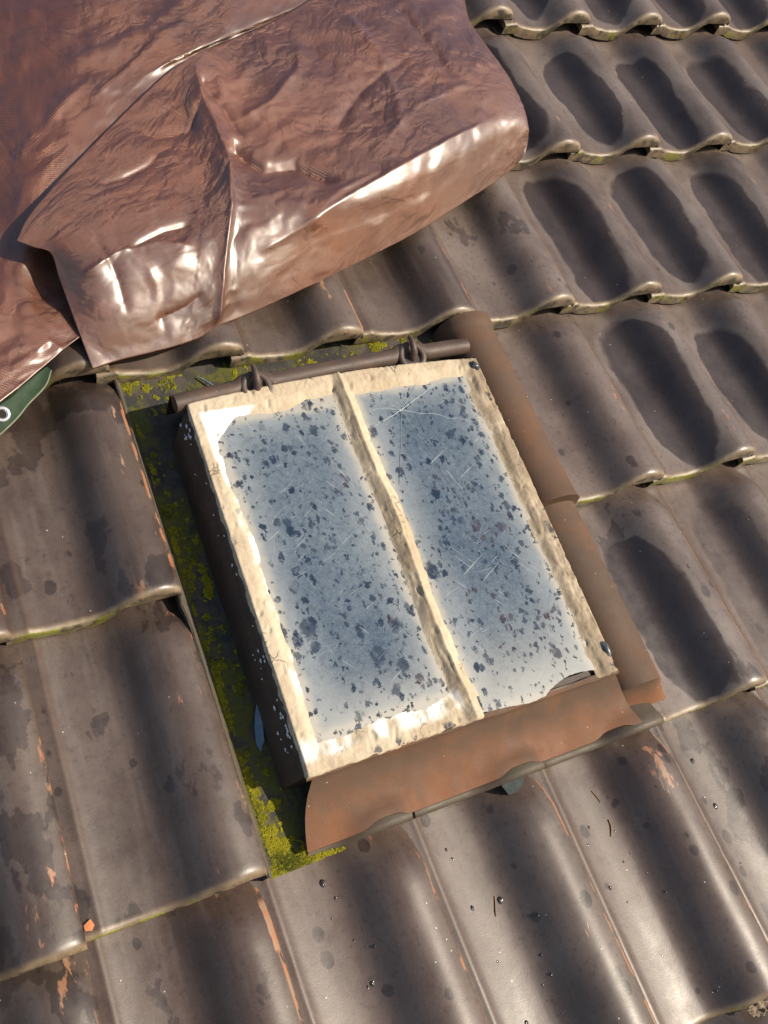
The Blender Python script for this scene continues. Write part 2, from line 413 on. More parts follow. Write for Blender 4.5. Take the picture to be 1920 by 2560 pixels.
def tube(name, path, rad, mat, n=12, caps=True):
    """round bar along a path; rad is a number or one per point"""
    path = [Vector(p) for p in path]
    rows = []; up = Vector((0, 0, 1))
    for i, p in enumerate(path):
        t = (path[min(i + 1, len(path) - 1)] - path[max(i - 1, 0)]).normalized()
        if i == 0:
            a = t.cross(up)
            if a.length < 1e-3: a = t.cross(Vector((0, 1, 0)))
            a.normalize()
        else:
            a = (a - t * a.dot(t)).normalized()
        b = t.cross(a)
        r = rad[i] if isinstance(rad, (list, tuple)) else rad
        rows.append([p + a * (r * math.cos(2 * math.pi * k / n)) + b * (r * math.sin(2 * math.pi * k / n)) for k in range(n)])
    vs = [q for r in rows for q in r]; fs = []
    for i in range(len(rows) - 1):
        for j in range(n):
            fs.append((i * n + j, i * n + (j + 1) % n, (i + 1) * n + (j + 1) % n, (i + 1) * n + j))
    if caps:
        fs.append(tuple(range(n - 1, -1, -1))); L = len(vs) - n
        fs.append(tuple(L + j for j in range(n)))
    return sharp(mesh_from(name, vs, fs, mat), 60)
def interp(tab, x):
    """Catmull-Rom through (x, y) pairs"""
    if x <= tab[0][0]: return tab[0][1]
    if x >= tab[-1][0]: return tab[-1][1]
    for i in range(len(tab) - 1):
        if tab[i][0] <= x <= tab[i + 1][0]: break
    x0, y0 = tab[i]; x1, y1 = tab[i + 1]
    mL = (y1 - tab[i - 1][1]) / (x1 - tab[i - 1][0]) if i > 0 else (y1 - y0) / (x1 - x0)
    mR = (tab[i + 2][1] - y0) / (tab[i + 2][0] - x0) if i + 2 < len(tab) else (y1 - y0) / (x1 - x0)
    h = x1 - x0; t = (x - x0) / h
    return (2*t**3 - 3*t*t + 1) * y0 + (t**3 - 2*t*t + t) * h * mL + (3*t*t - 2*t**3) * y1 + (t**3 - t*t) * h * mR
def ss(a, b, x):
    t = min(1, max(0, (x - a) / (b - a))); return t * t * (3 - 2 * t)
def nz(x, y, z=0.0): return noise.noise(Vector((x, y, z)))
def fbm(x, y, z=0.0, o=4): return noise.fractal(Vector((x, y, z)), 1.0, 2.0, o)

# ------------------------------------------------------------------ ground and roof
TW, TL = 0.20, 0.35275
gm = bpy.data.objects.new('ground', mesh_from('ground', [(-900, -900, 0), (900, -900, 0), (900, 900, 0), (-900, 900, 0)], [(0, 1, 2, 3)], SKIRT, False))
COL.objects.link(gm); gm['kind'] = 'structure'; gm['label'] = 'bare earth ground far below the tiled roof'
bm = bmesh.new()
bmesh.ops.create_cube(bm, size=1.0)
for v in bm.verts: v.co = Vector((v.co.x * 3.6 + 0.40, v.co.y * 4.0 + 0.55, v.co.z * 0.03 - 0.095))
me = bpy.data.meshes.new('roof'); bm.to_mesh(me); bm.free(); me.materials.append(BATTEN)
roof = bpy.data.objects.new('roof', me)
COL.objects.link(roof); roof.matrix_world = ROOF; roof['kind'] = 'structure'
roof['label'] = 'pitched roof of brown interlocking clay tiles'

PROF = [(-0.014, -0.0235), (-0.004, -0.0232), (0.008, -0.0232), (0.012, -0.0226), (0.016, -0.0237), (0.022, -0.0272), (0.035, -0.0310), (0.058, -0.0350), (0.080, -0.0360),
        (0.094, -0.0342), (0.106, -0.0278), (0.118, -0.0168), (0.130, -0.0055), (0.143, 0.0032), (0.157, 0.0078), (0.170, 0.0080), (0.184, 0.0045), (0.197, -0.0022), (0.2005, -0.0060)]
def tile_mesh(name, length=0.415, seed=0):
    xs = [-0.014, -0.008, -0.002, 0.004, 0.008, 0.0105, 0.013, 0.0155, 0.018, 0.022, 0.028] + [0.028 + (0.19 - 0.028) * k / 26 for k in range(1, 27)] + [0.194, 0.197, 0.199, 0.2005]
    ys = [0.0, 0.0007, 0.0018, 0.0035, 0.006, 0.009, 0.013, 0.018, 0.026, 0.04] + [0.04 + (length - 0.04) * k / 17 for k in range(1, 18)]
    rows = []
    def top(x, y):
        w = interp(PROF, x)
        rib = ss(0.10, 0.155, x)
        w -= 0.030 * y / 0.353                                   # lies tilted, head end tucked under the next course
        w -= rib * 0.026 * ss(0.304, 0.366, y)                   # the roll flattens at the head
        w -= 0.0038 * (1 - min(1, y / 0.0065)) ** 2.4             # rounded arris
        w -= rib * 0.0060 * (1 - min(1, y / 0.013)) ** 2         # nose of the roll
        w += 0.0011 * nz(x * 14 + seed, y * 9, seed) + 0.0004 * nz(x * 50, y * 34, seed + 3)
        return w
    for y in ys:
        wob = 0.0018 * (1 - ss(0, 0.02, y))
        rows.append([(x, y - wob * (0.5 + nz(x * 30, seed * 5.1, 2) + 0.5 * nz(x * 140, seed * 3.3, 7)), top(x, y)) for x in xs])
    n, k = len(rows), len(xs)
    vs = [p for r in rows for p in r]; fs = []
    for i in range(n - 1):
        for j in range(k - 1):
            a = i * k + j; fs.append((a, a + 1, a + k + 1, a + k))
    def under(x, y):
        base = interp(PROF, x)
        solid = ss(0.10, 0.15, x)
        u = base - 0.0245
        fill = -0.0195
        return (u * (1 - solid) + fill * solid) - 0.030 * y / 0.353
    b0 = len(vs)                                                 # butt end
    for x in xs: vs.append((x, 0.0006, under(x, 0)))
    for j in range(k - 1): fs.append((j, b0 + j, b0 + j + 1, j + 1))
    b1 = len(vs)                                                 # underside, a few strips deep
    for x in xs: vs.append((x, 0.10, under(x, 0.1)))
    for j in range(k - 1): fs.append((b0 + j, b1 + j, b1 + j + 1, b0 + j + 1))
    r0 = len(vs)                                                 # side edges
    for i, y in enumerate(ys): vs.append((xs[-1] - 0.0008, y, min(rows[i][-1][2] - 0.010, -0.0235 - 0.030 * y / 0.353)))
    for i in range(n - 1): fs.append((i * k + k - 1, r0 + i, r0 + i + 1, (i + 1) * k + k - 1))
    l0 = len(vs)
    for i, y in enumerate(ys): vs.append((xs[0], y, rows[i][0][2] - 0.012))
    for i in range(n - 1): fs.append((i * k, (i + 1) * k, l0 + i + 1, l0 + i))
    return sharp(mesh_from(name, vs, fs, TILE), 50)
TMESH = [tile_mesh('roof_tile', seed=s * 1.37) for s in range(5)]
OFF = {(3,4):(.0084,.0094),(4,4):(.0046,-.0014),(5,4):(.001,-.0044),(6,4):(.0073,-.0012),(3,3):(-.0054,-.0046),(4,3):(-.0059,-.0022),(5,3):(-.0095,-.0074),
       (-1,2):(-.0046,-.0028),(0,2):(-.0081,-.0048),(1,2):(.0009,.0035),(2,2):(.0016,.002),(3,2):(.0044,.0049),(4,2):(-.0007,-.0007),(-3,1):(-.0018,0),(-2,1):(.0048,.0059),
       (2,1):(.0052,.0048),(3,1):(.0061,.0047),(-3,0):(.0009,-.0023),(-2,0):(.0055,.0032)}
WET = {(2,0):1,(2,1):0,(3,1):1,(2,2):0.0,(3,2):1,(4,2):1,(5,2):.9,(3,3):1,(4,3):1,(5,3):1,(6,3):.9,(4,4):1,(5,4):.9,(6,4):.8,(7,4):.8,(3,0):.4,(4,1):1,(5,1):.9,(1,2):.0,(4,5):.8,(5,5):.8}
BLOT = {(-2,1):.95,(-3,1):.6,(-2,0):.75,(-3,0):1.0,(-4,0):.8,(-3,-1):.9,(-2,-1):.7,(2,0):.55,(1,2):.55,(3,-1):.9,(2,-1):.85,(2,2):.7,(-4,1):.5,(0,2):.2}
rt = random.Random(11)
for r in range(-3, 7):
    for c in range(-5, 10):
        if r in (0, 1) and c in (-1, 0, 1): continue             # the roof window takes the place of these six
        if r >= 3 and c <= 0 and (r > 4 or c < -1): continue     # wholly under the tarpaulin
        o = bpy.data.objects.new('roof_tile', TMESH[rt.randrange(5)])
        COL.objects.link(o); o.parent = roof; o.matrix_parent_inverse = Matrix.Identity(4)
        dx, dy = OFF.get((c, r), (rt.uniform(-.003, .003), rt.uniform(-.003, .003)))
        o.location = (c * TW + dx - TW, r * TL + dy, rt.uniform(-.0012, .0012))
        o.rotation_euler = (math.radians(rt.uniform(-.25, .25)), math.radians(rt.uniform(-.8, .8)), math.radians(rt.uniform(-.5, .5)))
        o['wet'] = float(WET.get((c, r), 0.0)); o['wet_x'] = 0.096 + rt.uniform(-.006, .008); o['wet_y'] = 0.155 + rt.uniform(-.02, .015); o['wet_len'] = 0.102 + rt.uniform(-.02, .025)
        o['wet_wide'] = rt.uniform(0.045, 0.057)
        o['dry'] = float(min(1, max(0, (0.75 if c >= 2 and r >= 0 else 0.34 if r < 0 and c > -2 else 0.35 if r >= 2 and c > -2 else 0.12) + rt.uniform(-.12, .12))))
        o['bare'] = 1.0 if (c, r) == (-2, -1) else 0.0
        o['blotch'] = float(BLOT.get((c, r), rt.uniform(0, .25)))
        o['spots'] = float(1.0 if r < 0 else (0.75 if (c, r) in ((2, 1), (2, 0)) else 0.25 if r < 2 else 0.08))
        o['moss'] = float(rt.uniform(0.2, 0.9) if r <= 2 else rt.uniform(0, .35))

# ------------------------------------------------------------------ the old cast-iron roof window
win = thing('roof_window', 'old cast iron roof window with two dirty panes set in crumbling cream putty', 'roof window')
win['kind'] = 'thing'
# base plate (gutter floor) with an upturned rim on the left
def base_plate():
    us = [-0.3945, -0.3945, -0.392, -0.3905, -0.388, -0.384] + [-0.384 + 0.588 * k / 24 for k in range(1, 25)]
    rows = []
    for i in range(41):
        v = -0.003 + 0.74 * i / 40
        tilt = -0.020 * v / 0.7
        row = []
        for j, u in enumerate(us):
            w = (-0.062, -0.0160, -0.0145, -0.0165, -0.026, -0.0305)[j] if j < 6 else -0.0310
            flare = 0.004 * math.exp(-((v - 0.352) / 0.02) ** 2) if j < 4 else 0
            row.append((u - flare, max(v, 0.03) if u > -0.330 else v, w + tilt + (0.0008 * nz(u * 30, v * 30) if j > 4 else 0)))
        rows.append(row)
    rows.insert(0, [(p[0], p[1] + 0.001, p[2] - 0.034) for p in rows[0]])
    return sharp(grid('base_plate', rows, GUTTER), 45)
part('base_plate', win, base_plate())
# apron that copies the butt of three tiles below the front flange
def apron():
    rows = []
    us = [-0.338 + 0.546 * k / 130 for k in range(131)]
    def w(u):
        x = (u + 0.4) % 0.2
        return -0.0245 + (interp(PROF, x) + 0.032) * 0.6
    ys = [0.0, 0.001, 0.003, 0.008, 0.02, 0.06]
    for y in ys:
        rows.append([(u, y + 0.001 + (0.008 if min(abs(u + 0.2), abs(u)) < 0.0022 else 0.0), w(u) - (0.012 if min(abs(u + 0.2), abs(u)) < 0.0022 else 0.0) - 0.004 * (1 - min(1, y / 0.008)) ** 2 - 0.024 * ss(0.014, 0.030, y)) for u in us])
    rows.insert(0, [(u, 0.0014, w(u) - 0.030) for u in us])
    rows.insert(0, [(u, 0.05, w(u) - 0.030) for u in us])
    return sharp(grid('apron', rows, APRON), 50)
part('apron', win, apron())
def apron_w(u):
    a = sum(-0.0260 + (interp(PROF, (u + d + 0.4) % 0.2) + 0.032) * 0.6 for d in (-0.008, -0.004, 0, 0.004, 0.008)) / 5
    return a
# front flange: coved face from the foot of the frame down to the wavy lip
def flange():
    rows = []
    N = 150
    prof = [(0, 0), (0.02, 0.10), (0.10, 0.22), (0.22, 0.40), (0.38, 0.58), (0.55, 0.73), (0.72, 0.85), (0.87, 0.94), (1.0, 1.0)]
    for i in range(len(prof)):
        row = []
        for k in range(N + 1):
            s = k / N
            tu = -0.316 + 0.449 * s                              # top line, under the lip of the frame
            top = Vector((tu, 0.0835 + 0.003 * s, 0.026))
            bu = -0.3405 + 0.50 * s
            scal = sum(math.exp(-((bu - q) / 0.024) ** 4) for q in (-0.238, -0.042, 0.118))
            bot = Vector((bu, 0.0100 + 0.004 * s + 0.0065 * scal, -0.0030 + 0.45 * (apron_w(bu) + 0.0030) + 0.001))
            base = Vector((bu, 0.0125, -0.0155))
            f, g = prof[i]
            tgt = base.lerp(bot, ss(0.55, 1.0, f))
            p = Vector((top.x + (tgt.x - top.x) * g, top.y + (tgt.y - top.y) * f, top.z + (tgt.z - top.z) * g))
            p.z += (0.0007 * nz(p.x * 40, p.y * 40, 5) + 0.0022 * fbm(p.x * 9, p.y * 14, 6, 3)) * ss(0, 0.15, f)
            row.append(tuple(p))
        rows.append(row)
    rows.append([(p[0], p[1] - 0.0025, p[2] - 0.0005) for p in rows[-1]])
    rows.append([(p[0], p[1] - 0.0005, p[2] - 0.0022) for p in rows[-1]])
    rows.append([(p[0], p[1] + 0.002, p[2] - 0.0045) for p in rows[-1]])
    return sharp(grid('front_flange', rows, RUST, flip=True), 50)
part('front_flange', win, flange())
# box frame: four coved sides up to the rim
U0, U1, V0, V1 = -0.323, 0.131, 0.088, 0.600
def bow(u): return 0.011 * (1 - ((u - (U0 + U1) / 2) / ((U1 - U0) / 2)) ** 2)
def frame_sides():
    rows = []
    for (du, dw) in ((0.020, -0.052), (0.0165, -0.036), (0.0150, -0.020), (0.0135, 0.000), (0.0095, 0.012), (0.0065, 0.018), (0.0055, 0.0262), (0.0015, 0.0300), (-0.006, 0.0305), (-0.0075, 0.0255), (-0.045, 0.0252)):
        loop = []
        N = 40
        dv = du * 0.7
        for k in range(N): v = V0 + (V1 - V0) * k / N; loop.append((U0 - du - 0.004 * (1 - k / N) * max(0, -dw) / 0.03, v, dw))
        for k in range(N): u = U0 + (U1 - U0) * k / N; loop.append((u, V1 + dv + bow(u), dw))
        for k in range(N): v = V1 - (V1 - V0) * k / N; loop.append((U1 + du * 0.5, v, dw))
        for k in range(N): u = U1 - (U1 - U0) * k / N; loop.append((u, V0 - dv * 0.35, dw))
        rows.append(loop)
    return sharp(grid('frame', rows, IRON, closed_u=True, flip=True), 50)
part('frame', win, frame_sides())
# bottom lip of the frame that shows under the putty
rows = []
for (dv, dw) in ((0.002, 0.0305), (-0.0050, 0.0300), (-0.0062, 0.0285), (-0.0055, 0.0235), (0.0, 0.0225)):
    rows.append([(U0 - 0.004 + (U1 - U0 + 0.010) * k / 60, V0 + dv + 0.0012 * nz(k * .31, dv * 100), dw + 0.001 * nz(k * .2, 7)) for k in range(61)])
part('frame_lip', win, sharp(grid('frame_lip', rows, RUST, flip=True), 50))
# glazing: two panes
GW = 0.0315
PB = -0.104
def pane(u0, u1, v0, v1, wavy):
    top, bot = [], []
    N = 140
    rows = [[], [], [], []]
    for k in range(N + 1):
        u = u0 + (u1 - u0) * k / N
        vb = v0
        if wavy:
            s = (u - u0) / (u1 - u0)
            vb = interp([(0, .094), (.12, .0905), (.25, .0880), (.40, .0835), (.50, .0850), (.60, .0945), (.70, .1000), (.80, .1000), (.9, .0965), (1, .0960)], s) + 0.0016 * nz(u * 110, 1) + 0.0008 * nz(u * 300, 4)
        vt = v1 + bow(u)
        for q, (v, w) in enumerate(((vb, GW - 0.004), (vb, GW), (vt, GW), (vt, GW - 0.004))): rows[q].append((u, v, w))
    return sharp(grid('glass_pane', rows, GLASS, smooth=False), 30)
part('glass_pane', win, pane(U0 + 0.004, PB, V0 + 0.004, V1 - 0.004, False))
rp = part('glass_pane', win, pane(PB, U1 - 0.004, V0, V1 - 0.004, True))
rp['label'] = 'struck pane with a star crack and a broken wavy lower edge'
# putty: beds round both panes and over the glazing bar, a lumpy relief that thins out on to the glass
def putty():
    NU, NV = 230, 260
    P = {}
    vs, fs = [], []
    def height(u, v):
        vt = V1 + bow(u)
        wob = 0.0040 * fbm(u * 20, v * 20, 1, 3) + 0.0005 * fbm(u * 80, v * 80, 4)
        wl = 0.026 + 0.006 * fbm(3, v * 9, 2)
        wr = 0.029 + 0.004 * fbm(7, v * 12, 2)
        wt = 0.034 + 0.006 * fbm(u * 12, 5, 2) - 0.006 * ss(-0.05, 0.08, u)
        dl, dr, dt = u - U0, U1 - u, vt - v
        def bed(d, w, hgt):                                       # ridge at the outside, falls to the glass at w
            return hgt * ss(w, w * 0.45, d) if d < w else -1.0 * (d - w) * 0.35
        h = max(bed(dl + wob, wl, 0.0048), bed(dr + wob, wr, 0.0055), bed(dt + wob, wt, 0.0055))
        if u < PB:
            wb = 0.034 + 0.006 * fbm(u * 10, 9, 2) + 0.010 * ss(PB - 0.05, PB, u)
            h = max(h, bed(v - V0 + wob, wb, 0.0042))
            cu, cv = u - (U0 + wl), (vt - wt) - v                 # fillet in the top left corner
            h = max(h, 0.006 * ss(0.030, 0.0, cu + cv + wob) if cu + cv < 0.030 else -0.01)
        cb = PB + 0.006 + 0.0022 * math.sin(v * 21) + 0.002 * fbm(v * 14, 3, 3)
        wbar = 0.0156 + 0.002 * fbm(v * 18, 8, 3) + 0.004 * ss(0.2, 0.09, v)
        d = abs(u - cb + wob * 0.5)
        if d < wbar: h = max(h, 0.0092 * (1 - (d / wbar) ** 1.25) + 0.0022 * ss(0.003, 0, abs(u - cb - 0.001)) - 0.0014 * ss(0.003, 0, abs(u - cb - 0.005)))
        else: h = max(h, -(d - wbar) * 0.35)
        rough = 0.0007 * fbm(u * 60, v * 60, 8) + 0.0006 * fbm(u * 200, v * 200, 3)
        gouge = -0.0026 * ss(0.35, 0.7, nz(u * 110, v * 70, 12)) - 0.0012 * ss(0.25, 0.5, abs(fbm(u * 130, v * 22, 31))) * (1 if dr < 0.03 or d < 0.013 else 0.35)
        return h + (rough + gouge if h > 0.0008 else rough * ss(-0.0005, 0.001, h))
    for i in range(NV + 1):
        for j in range(NU + 1):
            u = U0 - 0.003 + (U1 - U0 + 0.006) * j / NU
            v = V0 - 0.004 + (V1 + bow(u) + 0.004 - V0 + 0.004) * i / NV
            ex = 0.0022 * fbm(u * 60, v * 60, 20) if (i in (0, NV) or j in (0, NU)) else 0
            w = GW + height(u, v)
            if i in (0, NV) or j in (0, NU): w = 0.0285
            P[i, j] = (u + ex, v + ex, w)
    keep = {}
    for i in range(NV):
        for j in range(NU):
            q = [(i, j), (i, j + 1), (i + 1, j + 1), (i + 1, j)]
            if max(P[a][2] for a in q) < GW - 0.0004: continue
            # the right pane runs bare to its broken lower edge
            u = P[i, j][0]; v = P[i, j][1]
            if u > PB + 0.020 and v < 0.112 and u < U1 - 0.036: continue
            f = []
            for a in q:
                if a not in keep: keep[a] = len(vs); vs.append(P[a])
                f.append(keep[a])
            fs.append(tuple(f))
    return mesh_from('putty', vs, fs, PUTTY)
part('putty', win, putty())
# fracture lines of the struck right pane and drag scratches, thin raised slivers
def ribbon_mesh(name, lines, mat, w=0.0006, z=0.0008):
    vs, fs = [], []
    for ln in lines:
        pts = [Vector((p[0], p[1], 0)) for p in ln]
        b = len(vs)
        for i, p in enumerate(pts):
            t = (pts[min(i + 1, len(pts) - 1)] - pts[max(0, i - 1)]).normalized()
            n = Vector((-t.y, t.x, 0)) * (w * (1.0 - 0.75 * i / (len(pts) - 1)))
            vs += [(p.x - n.x, p.y - n.y, GW + z * 0.2), (p.x, p.y, GW + z), (p.x + n.x, p.y + n.y, GW + z * 0.2)]
            if i:
                a = b + 3 * (i - 1); c = a + 3
                fs += [(a, c, c + 1, a + 1), (a + 1, c + 1, c + 2, a + 2)]
    return mesh_from(name, vs, fs, mat)
ends = [(-0.078, 0.5512), (-0.0793, 0.5185), (0.090, 0.590), (0.0895, 0.4959), (-0.0699, 0.424), (0.012, 0.3732), (-0.0583, 0.5739), (0.030, 0.588)]
hub = (-0.0203, 0.5388)
rl = random.Random(5)
for e in ends:
    ln = []
    for k in range(9):
        s = k / 8
        j = 0.0022 * math.sin(s * math.pi) * rl.uniform(-1, 1)
        ln.append((hub[0] + (e[0] - hub[0]) * s + j, hub[1] + (e[1] - hub[1]) * s + j))
    part('crack', rp, ribbon_mesh('crack', [ln], CRACKM, 0.00042))
lines = []
for k in range(90):
    left = k % 2 == 0
    u = rl.uniform(-0.285, -0.13) if left else rl.uniform(-0.075, 0.09)
    v = rl.uniform(0.14, 0.55); a = rl.choice([0.3, 0.5, 0.8, 2.2, 1.4]) + rl.uniform(-.3, .3); L = rl.uniform(0.006, 0.04)
    cvt = rl.uniform(-.5, .5)
    ln = []
    for q in range(5):
        s = q / 4 - 0.5
        ln.append((u + math.cos(a + cvt * s) * L * s, v + math.sin(a + cvt * s) * L * s))
    if all((-0.288 < p[0] < -0.125) or (-0.082 < p[0] < 0.095) for p in ln): lines.append(ln)
part('scratches', win, ribbon_mesh('scratches', lines, CRACKM, 0.00018, 0.0003), 'stuff')
# hinge rail: a round bar bent over two staples
KN = (-0.222, 0.030)
path = []
for k in range(121):
    u = -0.338 + 0.470 * k / 120
    v = 0.6115 + 0.020 * (u + 0.338) / 0.470 + 0.5 * bow(u)
    w = 0.0265
    for q in KN:
        g = math.exp(-((u - q) / 0.021) ** 4)
        v += 0.0075 * g; w += 0.0015 * g
    path.append((u, v, w))
part('hinge_rail', win, tube('hinge_rail', path, 0.0125, ROD, 16))
rows = []
for (dv, w) in ((0.000, 0.018), (0.014, 0.020), (0.018, 0.014), (0.018, -0.04)):
    rows.append([(-0.338 + 0.462 * k / 40, 0.616 + 0.020 * k / 40 + dv + 0.5 * bow(-0.338 + 0.462 * k / 40), w) for k in range(41)])
part('back_rail', win, sharp(grid('back_rail', rows, IRON), 40))
for q in KN:
    v0 = 0.6115 + 0.020 * (q + 0.338) / 0.470 + 0.5 * bow(q)
    ring = []
    for k in range(25):
        a = 2 * math.pi * k / 24
        ring.append((q + 0.0185 * math.cos(a), v0 - 0.0075 + 0.0185 * math.sin(a), 0.0335 + 0.0050 * math.sin(a)))
    eye = [(q + 0.0165 * math.cos(2 * math.pi * k / 20), v0 - 0.0075 + 0.0165 * math.sin(2 * math.pi * k / 20), 0.0332) for k in range(20)]
    part('eye_hollow', win, mesh_from('eye_hollow', eye, [tuple(range(20))], IRON, False))  # dark disk standing in for the shaded hollow inside the staple
    stp = part('staple', win, tube('staple', ring, 0.0056, ROD, 10, False))
    hk = [(q, v0 - 0.012, 0.018), (q, v0 - 0.011, 0.034), (q, v0 - 0.007, 0.045), (q, v0 + 0.001, 0.050), (q, v0 + 0.010, 0.052), (q, v0 + 0.018, 0.050)]
    part('hook', stp, tube('hook', hk, [0.0056, 0.0058, 0.0056, 0.0050, 0.0042, 0.0030], ROD, 10))
# half round roll down the right side, in two lengths with a collar at each joint
def roll():
    rows = []
    vs_ = [0.060, 0.061, 0.064, 0.10, 0.16, 0.22, 0.28, 0.335, 0.342, 0.348, 0.352, 0.3535, 0.356, 0.36, 0.42, 0.5, 0.6, 0.675, 0.684, 0.689, 0.694, 0.705]
    for v in vs_:
        rise = 0.0
        if v >= 0.353: rise = 0.0055
        collar = 0.0035 * (ss(0.353, 0.3535, v) * ss(0.366, 0.356, v) + ss(0.680, 0.688, v))
        cw = 0.0455 + 0.5 * rise + collar
        base = -0.030 - 0.022 * v / 0.7
        crest = 0.017 - 0.022 * (v % 0.353) / 0.353 * 0.6 + rise * 0.4 + collar
        row = []
        for k in range(29):
            a = math.pi * k / 28
            row.append((0.182 - cw * math.cos(a), v, base + (crest - base) * (math.sin(a) ** 0.72)))
        rows.append(row)
    # sloped closed end
    end = []
    for p in rows[0]:
        end.append((p[0] + 0.002, 0.030 + 0.002 * (p[0] - 0.14) / 0.09, min(p[2], -0.0225)))
    mid = [((p[0] + q[0]) / 2, 0.052, (p[2] * 0.60 + q[2] * 0.40)) for p, q in zip(rows[0], end)]
    low = [(p[0], p[1] + 0.002, p[2] - 0.006) for p in end]
    return sharp(grid('side_roll', [low, end, mid] + rows, RUST), 40)
part('side_roll', win, roll())
part('chipped_corner', win, tube('chipped_corner', [(0.120, 0.588, 0.032), (0.124, 0.590, 0.038), (0.127, 0.587, 0.036), (0.128, 0.580, 0.031)], [0.006, 0.007, 0.006, 0.004], plain('tar', (0.03, 0.035, 0.04), 0.3, 0.5), 8))
part('chipped_corner', win, tube('chipped_corner', [(0.1255, 0.128, 0.032), (0.129, 0.122, 0.036), (0.130, 0.112, 0.035), (0.1285, 0.104, 0.031)], [0.005, 0.006, 0.005, 0.004], plain('tar_grey', (0.05, 0.055, 0.06), 0.35, 0.5), 8))
rf = random.Random(9); vs, fs = [], []
for k in range(45):
    v = 0.09 + 0.50 * abs(rf.choice([rf.gauss(.12, .05), rf.gauss(.3, .04), rf.gauss(.62, .12), rf.gauss(.95, .03)]))
    if v > 0.6: continue
    e = rf.random() ** 2
    u = U0 - 0.0055 - 0.007 * e; w = 0.0268 - 0.022 * e; b = len(vs)
    r = rf.uniform(0.0008, 0.0028)
    for q in range(5):
        a = q * 1.2566 + rf.uniform(-.4, .4)
        vs.append((u - 0.0006 + 0.35 * r * math.cos(a), v + 1.5 * r * math.sin(a), w + 0.9 * r * math.cos(a)))
    vs.append((u - 0.0022, v, w + 0.0008))
    for q in range(5): fs.append((b + q, b + (q + 1) % 5, b + 5))
part('paint_flakes', win, mesh_from('paint_flakes', vs, fs, plain('white_paint', (0.45, 0.45, 0.46), 0.6, 0.3, 0, 0.2), False), 'stuff')
# moss in the gutters
def moss(spots, rng, size=(0.0010, 0.0026)):
    vs, fs = [], []
    for (u, v, w) in spots:
        r = rng.uniform(*size); h = r * rng.uniform(0.7, 1.5); a0 = rng.uniform(0, 6.28); b = len(vs)
        for k in range(5):
            a = a0 + k * 2 * math.pi / 5
            vs.append((u + r * math.cos(a), v + r * math.sin(a), w - 0.0006))
        vs.append((u + rng.uniform(-.4, .4) * r, v + rng.uniform(-.4, .4) * r, w + h))
        for k in range(5): fs.append((b + k, b + (k + 1) % 5, b + 5))
    return mesh_from('moss', vs, fs, MOSS, True)
rg = random.Random(3); spots = []
while len(spots) < 13000:
    if rg.random() < 0.62: u, v = rg.uniform(-0.382, -0.333), rg.uniform(-0.002, 0.70)
    else: u, v = rg.uniform(-0.386, 0.14), rg.uniform(0.645, 0.712)
    d = 0.5 + 0.5 * fbm(u * 20, v * 11, 3) + 0.7 * fbm(u * 75, v * 60, 5)
    if v < 0.64: d += 0.35 * ss(-0.360, -0.386, u) + 0.3 * ss(0.12, 0.0, v) + 0.22 * math.exp(-((v - 0.33) / 0.05) ** 2) - 0.32 * ss(-0.352, -0.336, u)
    else: d += 0.12 * ss(0.66, 0.70, v)
    if d > 0.78 + 0.25 * rg.random(): spots.append((u, v, -0.0310 - 0.020 * v / 0.7 + 0))
for k in range(1500):
    u = -0.386 + abs(rg.gauss(0, 0.035)); v = 0.0 + abs(rg.gauss(0, 0.004))
    if u < -0.29: spots.append((u, v - 0.003, -0.031 + rg.uniform(0, .002)))
part('moss', win, moss(spots, rg), 'stuff')

